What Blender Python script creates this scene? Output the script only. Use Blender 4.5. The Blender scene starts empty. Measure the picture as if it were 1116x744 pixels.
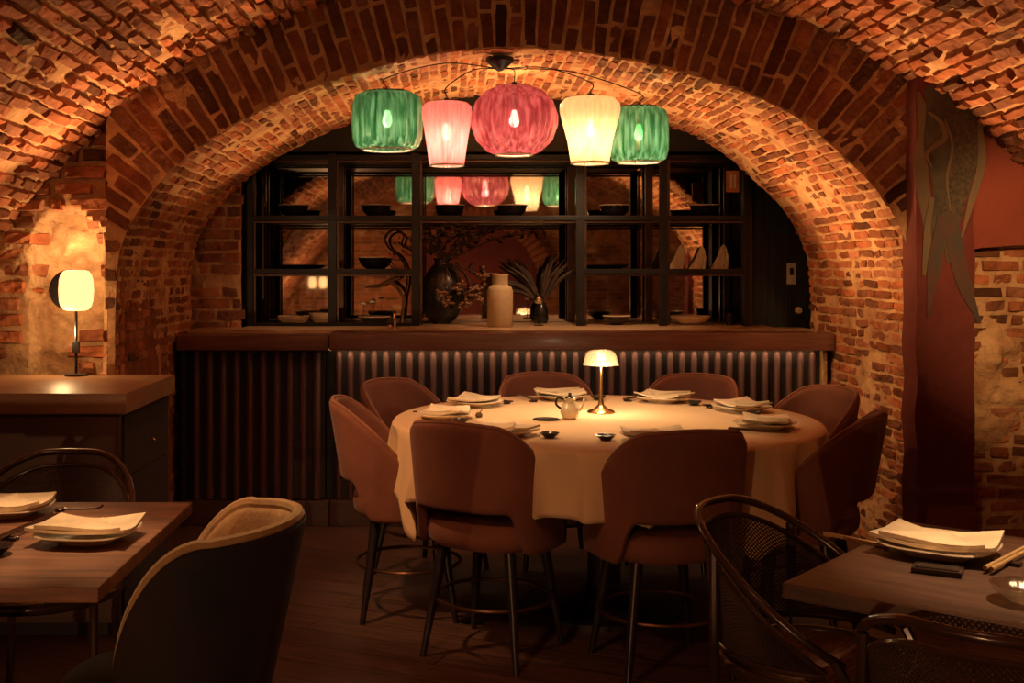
import bpy, bmesh, math, random
from mathutils import Vector, Matrix, noise
PI=math.pi; R=math.radians
C=bpy.context.scene.collection
SC=bpy.context.scene
rnd=random.Random(7)
def px(x,y,Y): return Vector(((x-490)*Y/1250, Y, 1.4-(y-292)*Y/1250))
# ------------------------------------------------------------------ materials
def mat(name,col,rough=.6,metal=0,col2=None,scale=8,bump=0,bscale=None,spec=.5,sheen=0,stretch=None,attr=None,coat=0,detail=6):
    m=bpy.data.materials.new(name); m.use_nodes=True; n=m.node_tree.nodes; l=m.node_tree.links
    b=n['Principled BSDF']; b.inputs['Base Color'].default_value=(*col,1); b.inputs['Roughness'].default_value=rough
    b.inputs['Metallic'].default_value=metal; b.inputs['Specular IOR Level'].default_value=spec
    if sheen: b.inputs['Sheen Weight'].default_value=sheen; b.inputs['Sheen Roughness'].default_value=.4
    if coat: b.inputs['Coat Weight'].default_value=coat; b.inputs['Coat Roughness'].default_value=.15
    tc=n.new('ShaderNodeTexCoord'); mp=n.new('ShaderNodeMapping'); l.new(tc.outputs['Object'],mp.inputs['Vector'])
    if stretch: mp.inputs['Scale'].default_value=stretch
    nz=n.new('ShaderNodeTexNoise'); nz.inputs['Scale'].default_value=scale; nz.inputs['Detail'].default_value=detail; nz.inputs['Roughness'].default_value=.6
    l.new(mp.outputs['Vector'],nz.inputs['Vector'])
    rp=n.new('ShaderNodeValToRGB'); rp.color_ramp.elements[0].position=.35; rp.color_ramp.elements[1].position=.65
    c2=col2 or tuple(c*.72 for c in col)
    rp.color_ramp.elements[0].color=(*c2,1); rp.color_ramp.elements[1].color=(*col,1)
    l.new(nz.outputs['Fac'],rp.inputs['Fac']); out=rp.outputs['Color']
    if attr:
        at=n.new('ShaderNodeAttribute'); at.attribute_name=attr
        mx=n.new('ShaderNodeMix'); mx.data_type='RGBA'; mx.blend_type='MULTIPLY'; mx.inputs['Factor'].default_value=1
        l.new(out,mx.inputs['A']); l.new(at.outputs['Color'],mx.inputs['B']); out=mx.outputs['Result']
    l.new(out,b.inputs['Base Color'])
    if bump:
        nb=n.new('ShaderNodeTexNoise'); nb.inputs['Scale'].default_value=bscale or scale*6; nb.inputs['Detail'].default_value=5
        l.new(mp.outputs['Vector'],nb.inputs['Vector'])
        bp=n.new('ShaderNodeBump'); bp.inputs['Strength'].default_value=1; bp.inputs['Distance'].default_value=bump
        l.new(nb.outputs['Fac'],bp.inputs['Height']); l.new(bp.outputs['Normal'],b.inputs['Normal'])
    return m
def emit(name,col,s):
    m=bpy.data.materials.new(name); m.use_nodes=True; n=m.node_tree.nodes; l=m.node_tree.links
    b=n['Principled BSDF']; b.inputs['Base Color'].default_value=(*col,1); b.inputs['Emission Color'].default_value=(*col,1); b.inputs['Emission Strength'].default_value=s
    return m
def glassy(name,col,col2,tfac=.45,glow=0,gloss=.12,vscale=55):
    """tinted moulded glass: part clear, part diffusing"""
    m=bpy.data.materials.new(name); m.use_nodes=True; n=m.node_tree.nodes; l=m.node_tree.links; n.clear()
    o=n.new('ShaderNodeOutputMaterial'); tc=n.new('ShaderNodeTexCoord')
    nz=n.new('ShaderNodeTexNoise'); nz.inputs['Scale'].default_value=vscale; nz.inputs['Detail'].default_value=4
    mp=n.new('ShaderNodeMapping'); mp.inputs['Scale'].default_value=(1,1,.16)
    l.new(tc.outputs['Object'],mp.inputs['Vector']); l.new(mp.outputs['Vector'],nz.inputs['Vector'])
    rp=n.new('ShaderNodeValToRGB'); rp.color_ramp.elements[0].position=.38; rp.color_ramp.elements[1].position=.62
    rp.color_ramp.elements[0].color=(*col2,1); rp.color_ramp.elements[1].color=(*col,1); l.new(nz.outputs['Fac'],rp.inputs['Fac'])
    t=n.new('ShaderNodeBsdfTransparent'); tl=n.new('ShaderNodeBsdfTranslucent'); d=n.new('ShaderNodeBsdfDiffuse'); g=n.new('ShaderNodeBsdfGlossy'); g.inputs['Roughness'].default_value=.12
    for q in (t,tl,d): l.new(rp.outputs['Color'],q.inputs['Color'])
    a=n.new('ShaderNodeMixShader'); a.inputs['Fac'].default_value=.15; l.new(tl.outputs[0],a.inputs[1]); l.new(d.outputs[0],a.inputs[2])
    b=n.new('ShaderNodeMixShader'); b.inputs['Fac'].default_value=tfac; l.new(a.outputs[0],b.inputs[1]); l.new(t.outputs[0],b.inputs[2])
    c=n.new('ShaderNodeMixShader'); c.inputs['Fac'].default_value=gloss; l.new(b.outputs[0],c.inputs[1]); l.new(g.outputs[0],c.inputs[2])
    bp=n.new('ShaderNodeBump'); bp.inputs['Distance'].default_value=.004; l.new(nz.outputs['Fac'],bp.inputs['Height']); l.new(bp.outputs['Normal'],g.inputs['Normal'])
    l.new(c.outputs[0],o.inputs['Surface']); return m
def plankmat(name,c1,c2,w,L,rot,rough=.4,seam=(.01,.006,.004)):
    m=bpy.data.materials.new(name); m.use_nodes=True; n=m.node_tree.nodes; l=m.node_tree.links; b=n['Principled BSDF']
    tc=n.new('ShaderNodeTexCoord'); mp=n.new('ShaderNodeMapping'); mp.inputs['Rotation'].default_value=rot; l.new(tc.outputs['Object'],mp.inputs['Vector'])
    br=n.new('ShaderNodeTexBrick'); br.inputs['Color1'].default_value=(*c1,1); br.inputs['Color2'].default_value=(*c2,1); br.inputs['Mortar'].default_value=(*seam,1)
    br.inputs['Scale'].default_value=1; br.inputs['Mortar Size'].default_value=.003; br.inputs['Brick Width'].default_value=L; br.inputs['Row Height'].default_value=w; br.offset=.37
    l.new(mp.outputs['Vector'],br.inputs['Vector'])
    m2=n.new('ShaderNodeMapping'); m2.inputs['Scale'].default_value=(2,28,28); l.new(mp.outputs['Vector'],m2.inputs['Vector'])
    nz=n.new('ShaderNodeTexNoise'); nz.inputs['Scale'].default_value=1.5; nz.inputs['Detail'].default_value=8; l.new(m2.outputs['Vector'],nz.inputs['Vector'])
    rp=n.new('ShaderNodeValToRGB'); rp.color_ramp.elements[0].color=(.45,.45,.45,1); rp.color_ramp.elements[1].color=(1.1,1.1,1.1,1); rp.color_ramp.elements[0].position=.3; rp.color_ramp.elements[1].position=.7
    l.new(nz.outputs['Fac'],rp.inputs['Fac'])
    mx=n.new('ShaderNodeMix'); mx.data_type='RGBA'; mx.blend_type='MULTIPLY'; mx.inputs['Factor'].default_value=1
    l.new(br.outputs['Color'],mx.inputs['A']); l.new(rp.outputs['Color'],mx.inputs['B']); l.new(mx.outputs['Result'],b.inputs['Base Color'])
    b.inputs['Roughness'].default_value=rough
    bp=n.new('ShaderNodeBump'); bp.inputs['Distance'].default_value=.002; l.new(nz.outputs['Fac'],bp.inputs['Height']); l.new(bp.outputs['Normal'],b.inputs['Normal'])
    return m
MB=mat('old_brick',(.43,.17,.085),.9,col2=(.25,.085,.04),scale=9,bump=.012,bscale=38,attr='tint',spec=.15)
MM=mat('lime_mortar',(.66,.42,.22),.95,col2=(.38,.2,.1),scale=7,bump=.015,bscale=30,spec=.1)
MVEL=mat('brown_velvet',(.21,.083,.05),.75,col2=(.16,.06,.038),scale=5,bump=.001,bscale=220,sheen=.1,spec=.2)
MPIP=mat('velvet_piping',(.29,.125,.075),.7,sheen=.15,spec=.2)
MLEG=mat('black_wood',(.022,.017,.016),.35)
MRING=mat('bronze_rail',(.25,.14,.08),.3,metal=.9)
MCLOTH=mat('table_linen',(.70,.50,.29),.85,col2=(.64,.45,.26),scale=3,bump=.0012,bscale=260,sheen=.1,spec=.15)
MNAP=mat('napkin_linen',(.82,.69,.48),.85,bump=.001,bscale=240,spec=.15)
MPLATE=mat('stoneware_glaze',(.78,.66,.48),.3,col2=(.66,.53,.36),scale=30,bump=.0006)
MBLK=mat('black_ceramic',(.018,.016,.016),.25)
MMETAL=mat('black_steel',(.008,.008,.009),.45,metal=.2)
MBRZ=mat('dark_bronze_edge',(.10,.065,.048),.35,metal=.8)
MDARKP=plankmat('dark_panelling',(.014,.016,.016),(.022,.023,.022),.12,3,(0,R(90),0),.5)
MOLIVE=mat('olive_plaster',(.07,.06,.04),.8,bump=.003)
MTOPW=mat('walnut_worktop',(.20,.085,.055),.3,col2=(.12,.05,.034),scale=5,stretch=(1,14,14),bump=.0006,coat=.2)
MTOPS=mat('pale_back_counter',(.60,.42,.25),.35,col2=(.32,.2,.11),scale=6,stretch=(1,12,12))
MSLAT=mat('aubergine_slats',(.10,.042,.036),.6,col2=(.07,.03,.03),scale=8,stretch=(8,8,1),bump=.0006)
MSLATB=mat('slat_backing',(.012,.009,.010),.6)
MPLINTH=mat('bar_plinth',(.09,.042,.032),.5,col2=(.06,.03,.024),scale=4,stretch=(1,6,6))
MFLOOR=plankmat('floorboards',(.15,.075,.05),(.11,.055,.038),.16,1.7,(0,0,R(24)),.42)
MSIDE=mat('sideboard_top',(.34,.19,.10),.4,col2=(.27,.145,.075),scale=4,stretch=(2,2,6),coat=.1)
MSIDEB=mat('sideboard_body',(.10,.052,.034),.5,col2=(.075,.038,.026),scale=4)
MTAB=mat('dining_walnut',(.27,.115,.052),.6,col2=(.12,.052,.03),scale=3.5,stretch=(1.2,11,11),bump=.0008)
MTABD=mat('smoked_oak',(.105,.056,.037),.45,col2=(.055,.028,.02),scale=3.5,stretch=(1.2,11,11),bump=.0008)
MTUBO=mat('teal_black_velvet',(.016,.018,.021),.7,col2=(.03,.018,.016),scale=4,sheen=.1,bump=.001,bscale=150,spec=.2)
MTUBI=mat('tan_velvet',(.44,.29,.14),.7,col2=(.33,.21,.1),scale=18,sheen=.2,bump=.002,bscale=90,spec=.2)
MBENT=mat('bentwood',(.055,.028,.018),.22,col2=(.035,.018,.012),coat=.3)
MCANE=mat('dark_cane',(.055,.032,.024),.5)
MWEAVE=mat('woven_rush',(.30,.13,.075),.7,col2=(.09,.035,.02),scale=14,stretch=(1,7,1),bump=.006,bscale=60)
MBRASS=mat('brass',(.6,.38,.16),.25,metal=1)
MWHT=mat('white_plastic',(.7,.6,.45),.4)
MORG=mat('orange_sign',(.6,.2,.06),.5)
MRED=mat('red_limewash',(.16,.040,.032),.85,col2=(.115,.028,.024),scale=3,bump=.004,bscale=25,spec=.2)
MREDL=mat('terracotta_plaster',(.30,.075,.045),.85,col2=(.25,.06,.04),scale=3,bump=.002,bscale=25,spec=.2)
MSTONE=mat('sand_stoneware',(.40,.32,.20),.7,col2=(.48,.36,.21),scale=20,bump=.001)
MMIR=mat('smoked_mirror',(.62,.58,.54),.03,metal=1,col2=(.58,.54,.5),scale=.5)
MTWIG=mat('dried_twig',(.10,.05,.03),.8)
MLEAF=mat('dried_leaf',(.035,.022,.016),.7,col2=(.09,.05,.028),scale=12)
MFLW=mat('dried_flower',(.32,.17,.09),.8,col2=(.18,.09,.05),scale=30)
MDRIFT=mat('driftwood',(.4,.24,.12),.75,bump=.003)
MCHOP=mat('chopstick_lacquer',(.06,.025,.018),.25)
MCHOPW=mat('bamboo_chopstick',(.55,.36,.17),.4)
MCHROME=mat('polished_steel',(.75,.68,.6),.12,metal=1)
MROPE=mat('gilt_edge',(.45,.27,.12),.5,bump=.01,bscale=60)
MVASE=mat('glazed_cream',(.85,.75,.55),.12,coat=.6)
MG1=mat('mural_olive',(.085,.07,.045),.8,col2=(.04,.032,.024),scale=12,bump=.001)
MG2=mat('mural_scale',(.035,.03,.02),.8,col2=(.10,.07,.035),scale=60)
MG3=mat('mural_tan',(.17,.11,.06),.8,col2=(.13,.10,.06),scale=12,stretch=(1,1,.25))
MTEAL=mat('mural_teal',(.05,.048,.034),.8,col2=(.10,.036,.026),scale=9,stretch=(2,1,.5))
GGREEN=glassy('green_glass',(.42,.66,.50),(.12,.34,.19),.55)
GPINK=glassy('pink_glass',(.97,.58,.58),(.90,.44,.45),.3)
GPURP=glassy('plum_glass',(.88,.46,.50),(.55,.19,.22),.6)
GYEL=glassy('amber_glass',(.97,.84,.66),(.90,.74,.54),.3)
GCLR=glassy('clear_glass',(.72,.62,.5),(.6,.5,.4),.8,gloss=.25)
EBULB=emit('lit_bulb',(1,.78,.48),40); ESHADE=emit('lit_opal_shade',(1,.64,.27),1.5)
ELED=emit('led_strip',(1,.58,.26),4)
ETAB=emit('lit_table_lamp_disc',(1,.75,.45),7)
# ------------------------------------------------------------------ geometry
class G:
    def __init__(s): s.v=[]; s.f=[]; s.m=[]
    def add(s,v,f,mi=0):
        k=len(s.v); s.v+= [tuple(p) for p in v]; s.f+=[tuple(i+k for i in q) for q in f]; s.m+=[mi]*len(f); return s
    def box(s,x0,x1,y0,y1,z0,z1,b=.004,M=None,mi=0):
        bm=bmesh.new(); bmesh.ops.create_cube(bm,size=1)
        for v in bm.verts: v.co=Vector(((x0+x1)/2+v.co.x*(x1-x0),(y0+y1)/2+v.co.y*(y1-y0),(z0+z1)/2+v.co.z*(z1-z0)))
        b=min(b,.45*min(x1-x0,y1-y0,z1-z0))
        if b>0: bmesh.ops.bevel(bm,geom=bm.edges[:],offset=b,segments=2,affect='EDGES',profile=.7)
        if M: bmesh.ops.transform(bm,matrix=M,verts=bm.verts)
        bm.verts.index_update(); s.add([v.co.copy() for v in bm.verts],[[v.index for v in f.verts] for f in bm.faces],mi); bm.free(); return s
    def tube(s,pts,r,n=8,closed=False,mi=0,sx=1):
        pts=[Vector(p) for p in pts]; N=len(pts); rr=r if isinstance(r,(list,tuple)) else [r]*N
        V=[];F=[]; up=None
        for i,p in enumerate(pts):
            a=pts[(i-1)%N] if (closed or i>0) else p; b=pts[(i+1)%N] if (closed or i<N-1) else p
            t=(b-a).normalized()
            if up is None: up=Vector((0,0,1)) if abs(t.z)<.9 else Vector((1,0,0))
            x=t.cross(up)
            if x.length<1e-4: x=t.orthogonal()
            x.normalize(); y=x.cross(t).normalized(); up=y
            for k in range(n):
                q=2*PI*k/n; V.append(p+x*math.cos(q)*rr[i]*sx+y*math.sin(q)*rr[i])
        for i in range(N if closed else N-1):
            for k in range(n): F.append((i*n+k,i*n+(k+1)%n,((i+1)%N)*n+(k+1)%n,((i+1)%N)*n+k))
        if not closed: F.append(tuple(range(n))[::-1]); F.append(tuple((N-1)*n+k for k in range(n)))
        return s.add(V,F,mi)
    def lathe(s,prof,n=32,c=(0,0,0),rib=0,ribn=0,cap=True,mi=0,twist=0,sx=1,sy=1,ex=2):
        V=[];F=[];N=len(prof)
        for (r,z) in prof:
            for k in range(n):
                a=2*PI*k/n; q=r*(1+rib*(abs(math.cos(ribn*a/2+twist*z))-.6)) if ribn else r
                ca,sa=math.cos(a),math.sin(a)
                if ex!=2: d=(abs(ca)**ex+abs(sa)**ex)**(-1/ex); ca*=d; sa*=d
                V.append((c[0]+q*ca*sx,c[1]+q*sa*sy,c[2]+z))
        for i in range(N-1):
            for k in range(n): F.append((i*n+k,i*n+(k+1)%n,(i+1)*n+(k+1)%n,(i+1)*n+k))
        if cap: F.append(tuple(range(n))[::-1]); F.append(tuple((N-1)*n+k for k in range(n)))
        return s.add(V,F,mi)
    def shell(s,fo,fi,nu,nv,mi=0,mi2=None):
        """closed slab between two parametric surfaces"""
        V=[];F=[]
        for f in (fo,fi):
            for i in range(nu+1):
                for j in range(nv+1): V.append(f(i/nu,j/nv))
        o=(nu+1)*(nv+1); id=lambda i,j:i*(nv+1)+j
        Fo=[];Fi=[]
        for i in range(nu):
            for j in range(nv):
                Fo.append((id(i,j),id(i+1,j),id(i+1,j+1),id(i,j+1))); Fi.append((o+id(i,j),o+id(i,j+1),o+id(i+1,j+1),o+id(i+1,j)))
        E=[]
        for i in range(nu):
            E.append((id(i,0),o+id(i,0),o+id(i+1,0),id(i+1,0))); E.append((id(i,nv),id(i+1,nv),o+id(i+1,nv),o+id(i,nv)))
        for j in range(nv):
            E.append((id(0,j),id(0,j+1),o+id(0,j+1),o+id(0,j))); E.append((id(nu,j),o+id(nu,j),o+id(nu,j+1),id(nu,j+1)))
        k=len(s.v); s.v+=[tuple(p) for p in V]
        for L,q in ((Fo,mi),(Fi,mi if mi2 is None else mi2),(E,mi)):
            s.f+=[tuple(a+k for a in f) for f in L]; s.m+=[q]*len(L)
        return s
    def prism(s,pts,y0,y1,mi=0):
        """outline in x,z given a thickness from y0 to y1"""
        n=len(pts); V=[(p[0],y0,p[1]) for p in pts]+[(p[0],y1,p[1]) for p in pts]
        F=[tuple(range(n)),tuple(range(2*n-1,n-1,-1))]+[(i,i+n,(i+1)%n+n,(i+1)%n) for i in range(n)]
        return s.add(V,F,mi)
    def build(s,name,mats,parent=None,smooth=True,loc=None,rot=None,sub=0,fix=True,ang=40):
        me=bpy.data.meshes.new(name); me.from_pydata(s.v,[],s.f)
        if not isinstance(mats,(list,tuple)): mats=[mats]
        for m in mats: me.materials.append(m)
        if len(mats)>1: me.polygons.foreach_set('material_index',s.m)
        if fix:
            bm=bmesh.new(); bm.from_mesh(me); bmesh.ops.recalc_face_normals(bm,faces=bm.faces); bm.to_mesh(me); bm.free()
        if smooth:
            me.polygons.foreach_set('use_smooth',[True]*len(me.polygons))
            if not sub: me.set_sharp_from_angle(angle=R(ang))
        me.update()
        o=bpy.data.objects.new(name,me); C.objects.link(o)
        if parent: o.parent=parent
        if loc: o.location=loc
        if rot is not None: o.rotation_euler=(0,0,rot)
        if sub: q=o.modifiers.new('s','SUBSURF'); q.levels=sub; q.render_levels=sub
        return o
def tag(o,label,cat,group=None,kind=None):
    o['label']=label; o['category']=cat
    if group: o['group']=group
    if kind: o['kind']=kind
    return o
def struct(o): o['kind']='structure'; return o
def thing(name,label,cat,loc=(0,0,0),rz=0,group=None):
    o=bpy.data.objects.new(name,None); C.objects.link(o); o.empty_display_size=.05; o.location=loc; o.rotation_euler=(0,0,rz)
    return tag(o,label,cat,group)
def copy_tree(o,parent=None):
    c=o.copy(); C.objects.link(c)
    if parent: c.parent=parent
    for ch in [q for q in bpy.data.objects if q.parent==o]: copy_tree(ch,c)
    return c
def catmull(P,n):
    out=[]; P=[Vector(p) for p in P]; Q=[P[0]*2-P[1]]+P+[P[-1]*2-P[-2]]
    for i in range(1,len(Q)-2):
        for k in range(n):
            t=k/n; a,b,c,d=Q[i-1:i+3]
            out.append(.5*((2*b)+(c-a)*t+(2*a-5*b+4*c-d)*t*t+(3*b-a-3*c+d)*t**3))
    out.append(P[-1]); return out
# ------------------------------------------------------------------ brickwork
def nz3(u,v,s,o=0): return noise.noise(Vector((u*s+o,v*s-o,o*.37)))
def brickwork(name,mapf,ur,vr,L=.225,H=.068,seed=1,keep=None,relief=.022,fine=True,joint=.013,smear=.5,mres=.03,miss=.03,mkeep=None,rough=.006,mbase=.002,tone=1):
    rg=random.Random(seed); V=[];F=[];T=[];MI=[]
    nu,nv=(7,5) if fine else (4,4)
    iu=[0,.0,.28,.5,.72,1,1] if fine else [0,0,1,1]; iv=[0,0,.5,1,1] if fine else [0,0,1,1]
    nc=int(math.ceil((vr[1]-vr[0])/H))
    for j in range(nc):
        v0=vr[0]+j*H; off=-(j%2)*L*.5+rg.uniform(-.03,.03); u=ur[0]+off
        while u<ur[1]:
            l=L*rg.uniform(.82,1.12) if rg.random()>.2 else L*.52
            a=u+joint*.5; b=u+l-joint*.5; u+=l
            uc=(a+b)/2; vc=v0+H/2
            r1=rg.random(); h=relief*rg.uniform(.55,1.35); tl=[rg.uniform(-.35,.35)*relief for _ in range(2)]; sk=[rg.uniform(-.004,.004) for _ in range(4)]
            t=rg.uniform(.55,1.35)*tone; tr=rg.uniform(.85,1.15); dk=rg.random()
            if b>ur[1]+.02: b=ur[1]
            if a<ur[0]: a=ur[0]
            if b-a<.03: continue
            if r1<miss: continue
            if keep and not keep(uc,vc): continue
            if dk<.10: t*=.45
            base=len(V); c0=v0+joint*.5; c1=v0+H-joint*.5
            for p in range(nu):
                for q in range(nv):
                    fu,fv=iu[p],iv[q]; edge=(p in(0,nu-1)) or (q in(0,nv-1))
                    ins=0 if edge else .006
                    uu=a+(b-a)*fu+ (ins if fu==0 else -ins if fu==1 else 0); vv=c0+(c1-c0)*fv+(ins*.7 if fv==0 else -ins*.7 if fv==1 else 0)
                    uu+=sk[0]*(fv-.5)*2; vv+=sk[1]*(fu-.5)*2+ .006*nz3(uu,vv,9,seed)
                    hh=-.012 if edge else h+tl[0]*(fu-.5)+tl[1]*(fv-.5)+rough*nz3(uu,vv,30,seed+3)+rough*nz3(uu,vv,11,seed+5)
                    if not edge and (fu in(0,1)) and (fv in (0,1)): hh-=.004; 
                    V.append(mapf(uu,vv,hh)); T.append((t*tr,t,t*(2-tr),1))
            for p in range(nu-1):
                for q in range(nv-1):
                    F.append((base+p*nv+q,base+(p+1)*nv+q,base+(p+1)*nv+q+1,base+p*nv+q+1)); MI.append(0)
    nb=len(V); Nu=max(2,int((ur[1]-ur[0])/mres)); Nv=max(2,int((vr[1]-vr[0])/mres))
    for p in range(Nu+1):
        for q in range(Nv+1):
            uu=ur[0]+(ur[1]-ur[0])*p/Nu; vv=vr[0]+(vr[1]-vr[0])*q/Nv
            s=nz3(uu,vv,3.1,seed+9)+.5*nz3(uu,vv,11,seed+19); m=max(0,s-.18)*smear*.09
            V.append(mapf(uu,vv,mbase+.006*nz3(uu,vv,16,seed)+.005*nz3(uu,vv,5,seed)+m+m*nz3(uu,vv,22,seed))); T.append((1,1,1,1))
    for p in range(Nu):
        for q in range(Nv):
            if mkeep and not mkeep(ur[0]+(ur[1]-ur[0])*(p+.5)/Nu,vr[0]+(vr[1]-vr[0])*(q+.5)/Nv): continue
            i=nb+p*(Nv+1)+q; F.append((i,i+Nv+1,i+Nv+2,i+1)); MI.append(1)
    me=bpy.data.meshes.new(name); me.from_pydata(V,[],F); me.materials.append(MB); me.materials.append(MM)
    me.polygons.foreach_set('material_index',MI); me.polygons.foreach_set('use_smooth',[m==1 for m in MI])
    at=me.attributes.new('tint','FLOAT_COLOR','POINT'); at.data.foreach_set('color',[c for t in T for c in t])
    me.update(); o=bpy.data.objects.new(name,me); C.objects.link(o); return struct(o)
# arch profile (x,z)
YF,YB=5.1,6.62
AP=catmull([(-1.51,0),(-1.51,.5),(-1.51,1.0),(-1.50,1.38),(-1.46,1.56),(-1.37,1.71),(-1.25,1.85),(-1.07,1.99),(-.92,2.08),(-.68,2.2),(-.375,2.30),(-.05,2.375),(.29,2.40),(.62,2.375),(.92,2.32),(1.28,2.215),(1.55,2.09),(1.79,1.89),(1.93,1.74),(2.03,1.57),(2.075,1.4),(2.09,1.0),(2.09,.5),(2.09,0)],12)
AP=[Vector((p[0],p[1])) for p in AP]
AL=[0]
for i in range(1,len(AP)): AL.append(AL[-1]+(AP[i]-AP[i-1]).length)
ALEN=AL[-1]
import bisect
def ap(t):
    t=min(max(t,0),ALEN-1e-4); i=min(max(bisect.bisect_right(AL,t)-1,0),len(AP)-2); f=(t-AL[i])/max(1e-9,AL[i+1]-AL[i])
    p=AP[i].lerp(AP[i+1],f); a=AP[max(0,i-3)]; b=AP[min(len(AP)-1,i+4)]; d=(b-a).normalized()
    return p,Vector((-d.y,d.x))   # outward normal (left of travel = outside of opening)
VCX,VCZ,VR=.384,-.444,3.178
TH0=math.asin(-VCZ/VR)
def soff(u,v,h):
    p,n=ap(v); wob=.012*nz3(u,v,1.7,4); q=p-n*(h+wob); return (q.x,YF+u,q.y)
brickwork('trim_1',soff,(0,YB-YF),(0,ALEN),seed=3,relief=.010,smear=.22,miss=.03,rough=.007,L=.19,H=.05,joint=.009,mbase=.002,mres=.022)      # underside of the deep arch
def ring(u,v,h):
    p,n=ap(v); q=p+n*u; x=min(max(q.x,-1.53),2.10); return (x,YF-h,max(q.y,0))
def ringkeep(u,v):
    p,n=ap(v); q=p+n*u
    return -1.53<q.x<2.10 and (q.x-VCX)**2+(q.y-VCZ)**2<(VR+.12)**2 and q.y>0
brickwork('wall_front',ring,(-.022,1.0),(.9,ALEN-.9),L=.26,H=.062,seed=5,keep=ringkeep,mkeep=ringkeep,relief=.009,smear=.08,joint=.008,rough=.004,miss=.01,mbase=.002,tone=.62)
# barrel vault
def vault(u,v,h):
    a=PI/2+ (v)/VR; r=VR-h-.02*nz3(u,v,1.1,8); return (VCX+r*math.cos(a),u,VCZ+r*math.sin(a))
AV=VR*(PI/2+TH0)
brickwork('ceiling',vault,(3.2,5.3),(-AV,AV),seed=11,relief=.030,smear=.3,joint=.014,miss=.05,rough=.012,L=.2,H=.06,mbase=.006,mres=.022)
brickwork('ceiling',vault,(-3.4,3.2),(-AV,AV),seed=12,relief=.022,smear=.5,fine=False,mres=.09,joint=.016)
# left wall with lamp niche
YL=5.24
NCX,NW,NZ0,NZ1=-1.745,.155,.8,1.66
def innz(x,z):
    x+=.02*nz3(x,z,9,5); z+=.02*nz3(x,z,9,7)
    if z<NZ1-NW: return abs(x-NCX)<NW
    return (x-NCX)**2+(z-(NZ1-NW))**2<NW*NW
def lw(u,v,h):
    k=.13 if innz(u,v) else 0
    if k: h+=.022*nz3(u,v,17,3)+.012*nz3(u,v,36,4)
    return (u,YL+k-h-.03*nz3(u,v,1.9,2),v)
brickwork('wall_left',lw,(-2.85,-1.49),(0,2.75),seed=21,relief=.03,smear=.7,keep=lambda x,z:not innz(x,z) or nz3(x,z,8,2)>.12,rough=.02,miss=.09,joint=.02,L=.2,H=.075,mres=.018)
# arch side return visible between wall_left and ring
g=G(); g.box(-1.53,-1.505,5.13,6.6,0,2.0,.0); struct(g.build('trim_2',MB,smooth=False))
g=G(); g.box(-1.53,-1.505,5.11,5.45,1.9,2.9,.0); struct(g.build('trim_6',MM,smooth=False))
# right wall
def rw(u,v,h): return (u,YF+.06-h-.02*nz3(u,v,1.7,6),v)
brickwork('wall_right',rw,(2.11,3.6),(0,2.4),seed=31,relief=.012,smear=.6,rough=.010,miss=.05,mres=.018,H=.06,L=.2,mbase=.004)
# inner alcove: brick cheek on the left, panelling on the right, panel above
def ck(u,v,h): return (u,6.8-h-.02*nz3(u,v,3,3),v)
brickwork('wall_alcove',ck,(-1.75,-1.235),(0,2.5),seed=41,relief=.018,smear=.5,L=.2)
g=G(); g.box(-1.9,2.6,7.5,7.56,0,2.9,0); struct(g.build('wall_back',MDARKP,smooth=False))
g=G(); g.box(1.80,2.55,7.02,7.06,0,2.6,.003)
for k in range(6): g.box(1.83+k*.115,1.836+k*.115,7.012,7.03,1.05,2.6,.001)
g.box(1.795,1.83,6.93,7.06,1.05,2.6,.003)
struct(g.build('wall_panelling',MDARKP,smooth=False))
g=G(); g.box(2.3,2.36,6.64,7.56,0,2.9,0); g.box(-1.8,-1.75,6.64,7.56,0,2.9,0); struct(g.build('wall_alcove_side',MDARKP,smooth=False))
g=G(); g.box(-1.9,2.6,6.64,7.56,2.75,2.8,0); struct(g.build('ceiling_alcove',MDARKP,smooth=False))
g=G(); g.box(-1.3,1.79,7.0,7.05,2.11,2.75,.002); struct(g.build('wall_above_shelves',MOLIVE,smooth=False))
# floor + rear wall behind the camera
g=G(); g.box(-3.0,3.8,-3.4,7.5,-.05,0,0); struct(g.build('floor',MFLOOR,smooth=False))
def bw(u,v,h): return (u,-3.3+h,v)
brickwork('wall_rear',bw,(-2.9,3.7),(0,2.9),seed=51,relief=.02,fine=False,mres=.06,smear=.8)
# arched recess lined in red on the rear wall (seen in the mirror)
g=G(); pts=[(.384+1.0*math.cos(a),1.1+1.0*math.sin(a)) for a in [PI*k/24 for k in range(25)]]+[(-.616,0),(1.384,0)]
g.prism(pts,-3.26,-3.22); struct(g.build('door_1',MRED,smooth=False))
g=G()
for k in range(34):
    a=PI*(k+.5)/34; M=Matrix.Translation((.384,-3.2,1.1))@Matrix.Rotation(-a,4,'Y')
    g.box(1.02,1.27,-.06,.06,-.038,.038,.01,M=M)
me=struct(g.build('trim_3',MB,smooth=False)); at=me.data.attributes.new('tint','FLOAT_COLOR','POINT'); at.data.foreach_set('color',[1.0]*4*len(me.data.vertices))
for n_ in ('trim_2',):
    me=bpy.data.objects[n_]; at=me.data.attributes.new('tint','FLOAT_COLOR','POINT'); at.data.foreach_set('color',[.7,.7,.7,1.0]*len(me.data.vertices))
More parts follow.
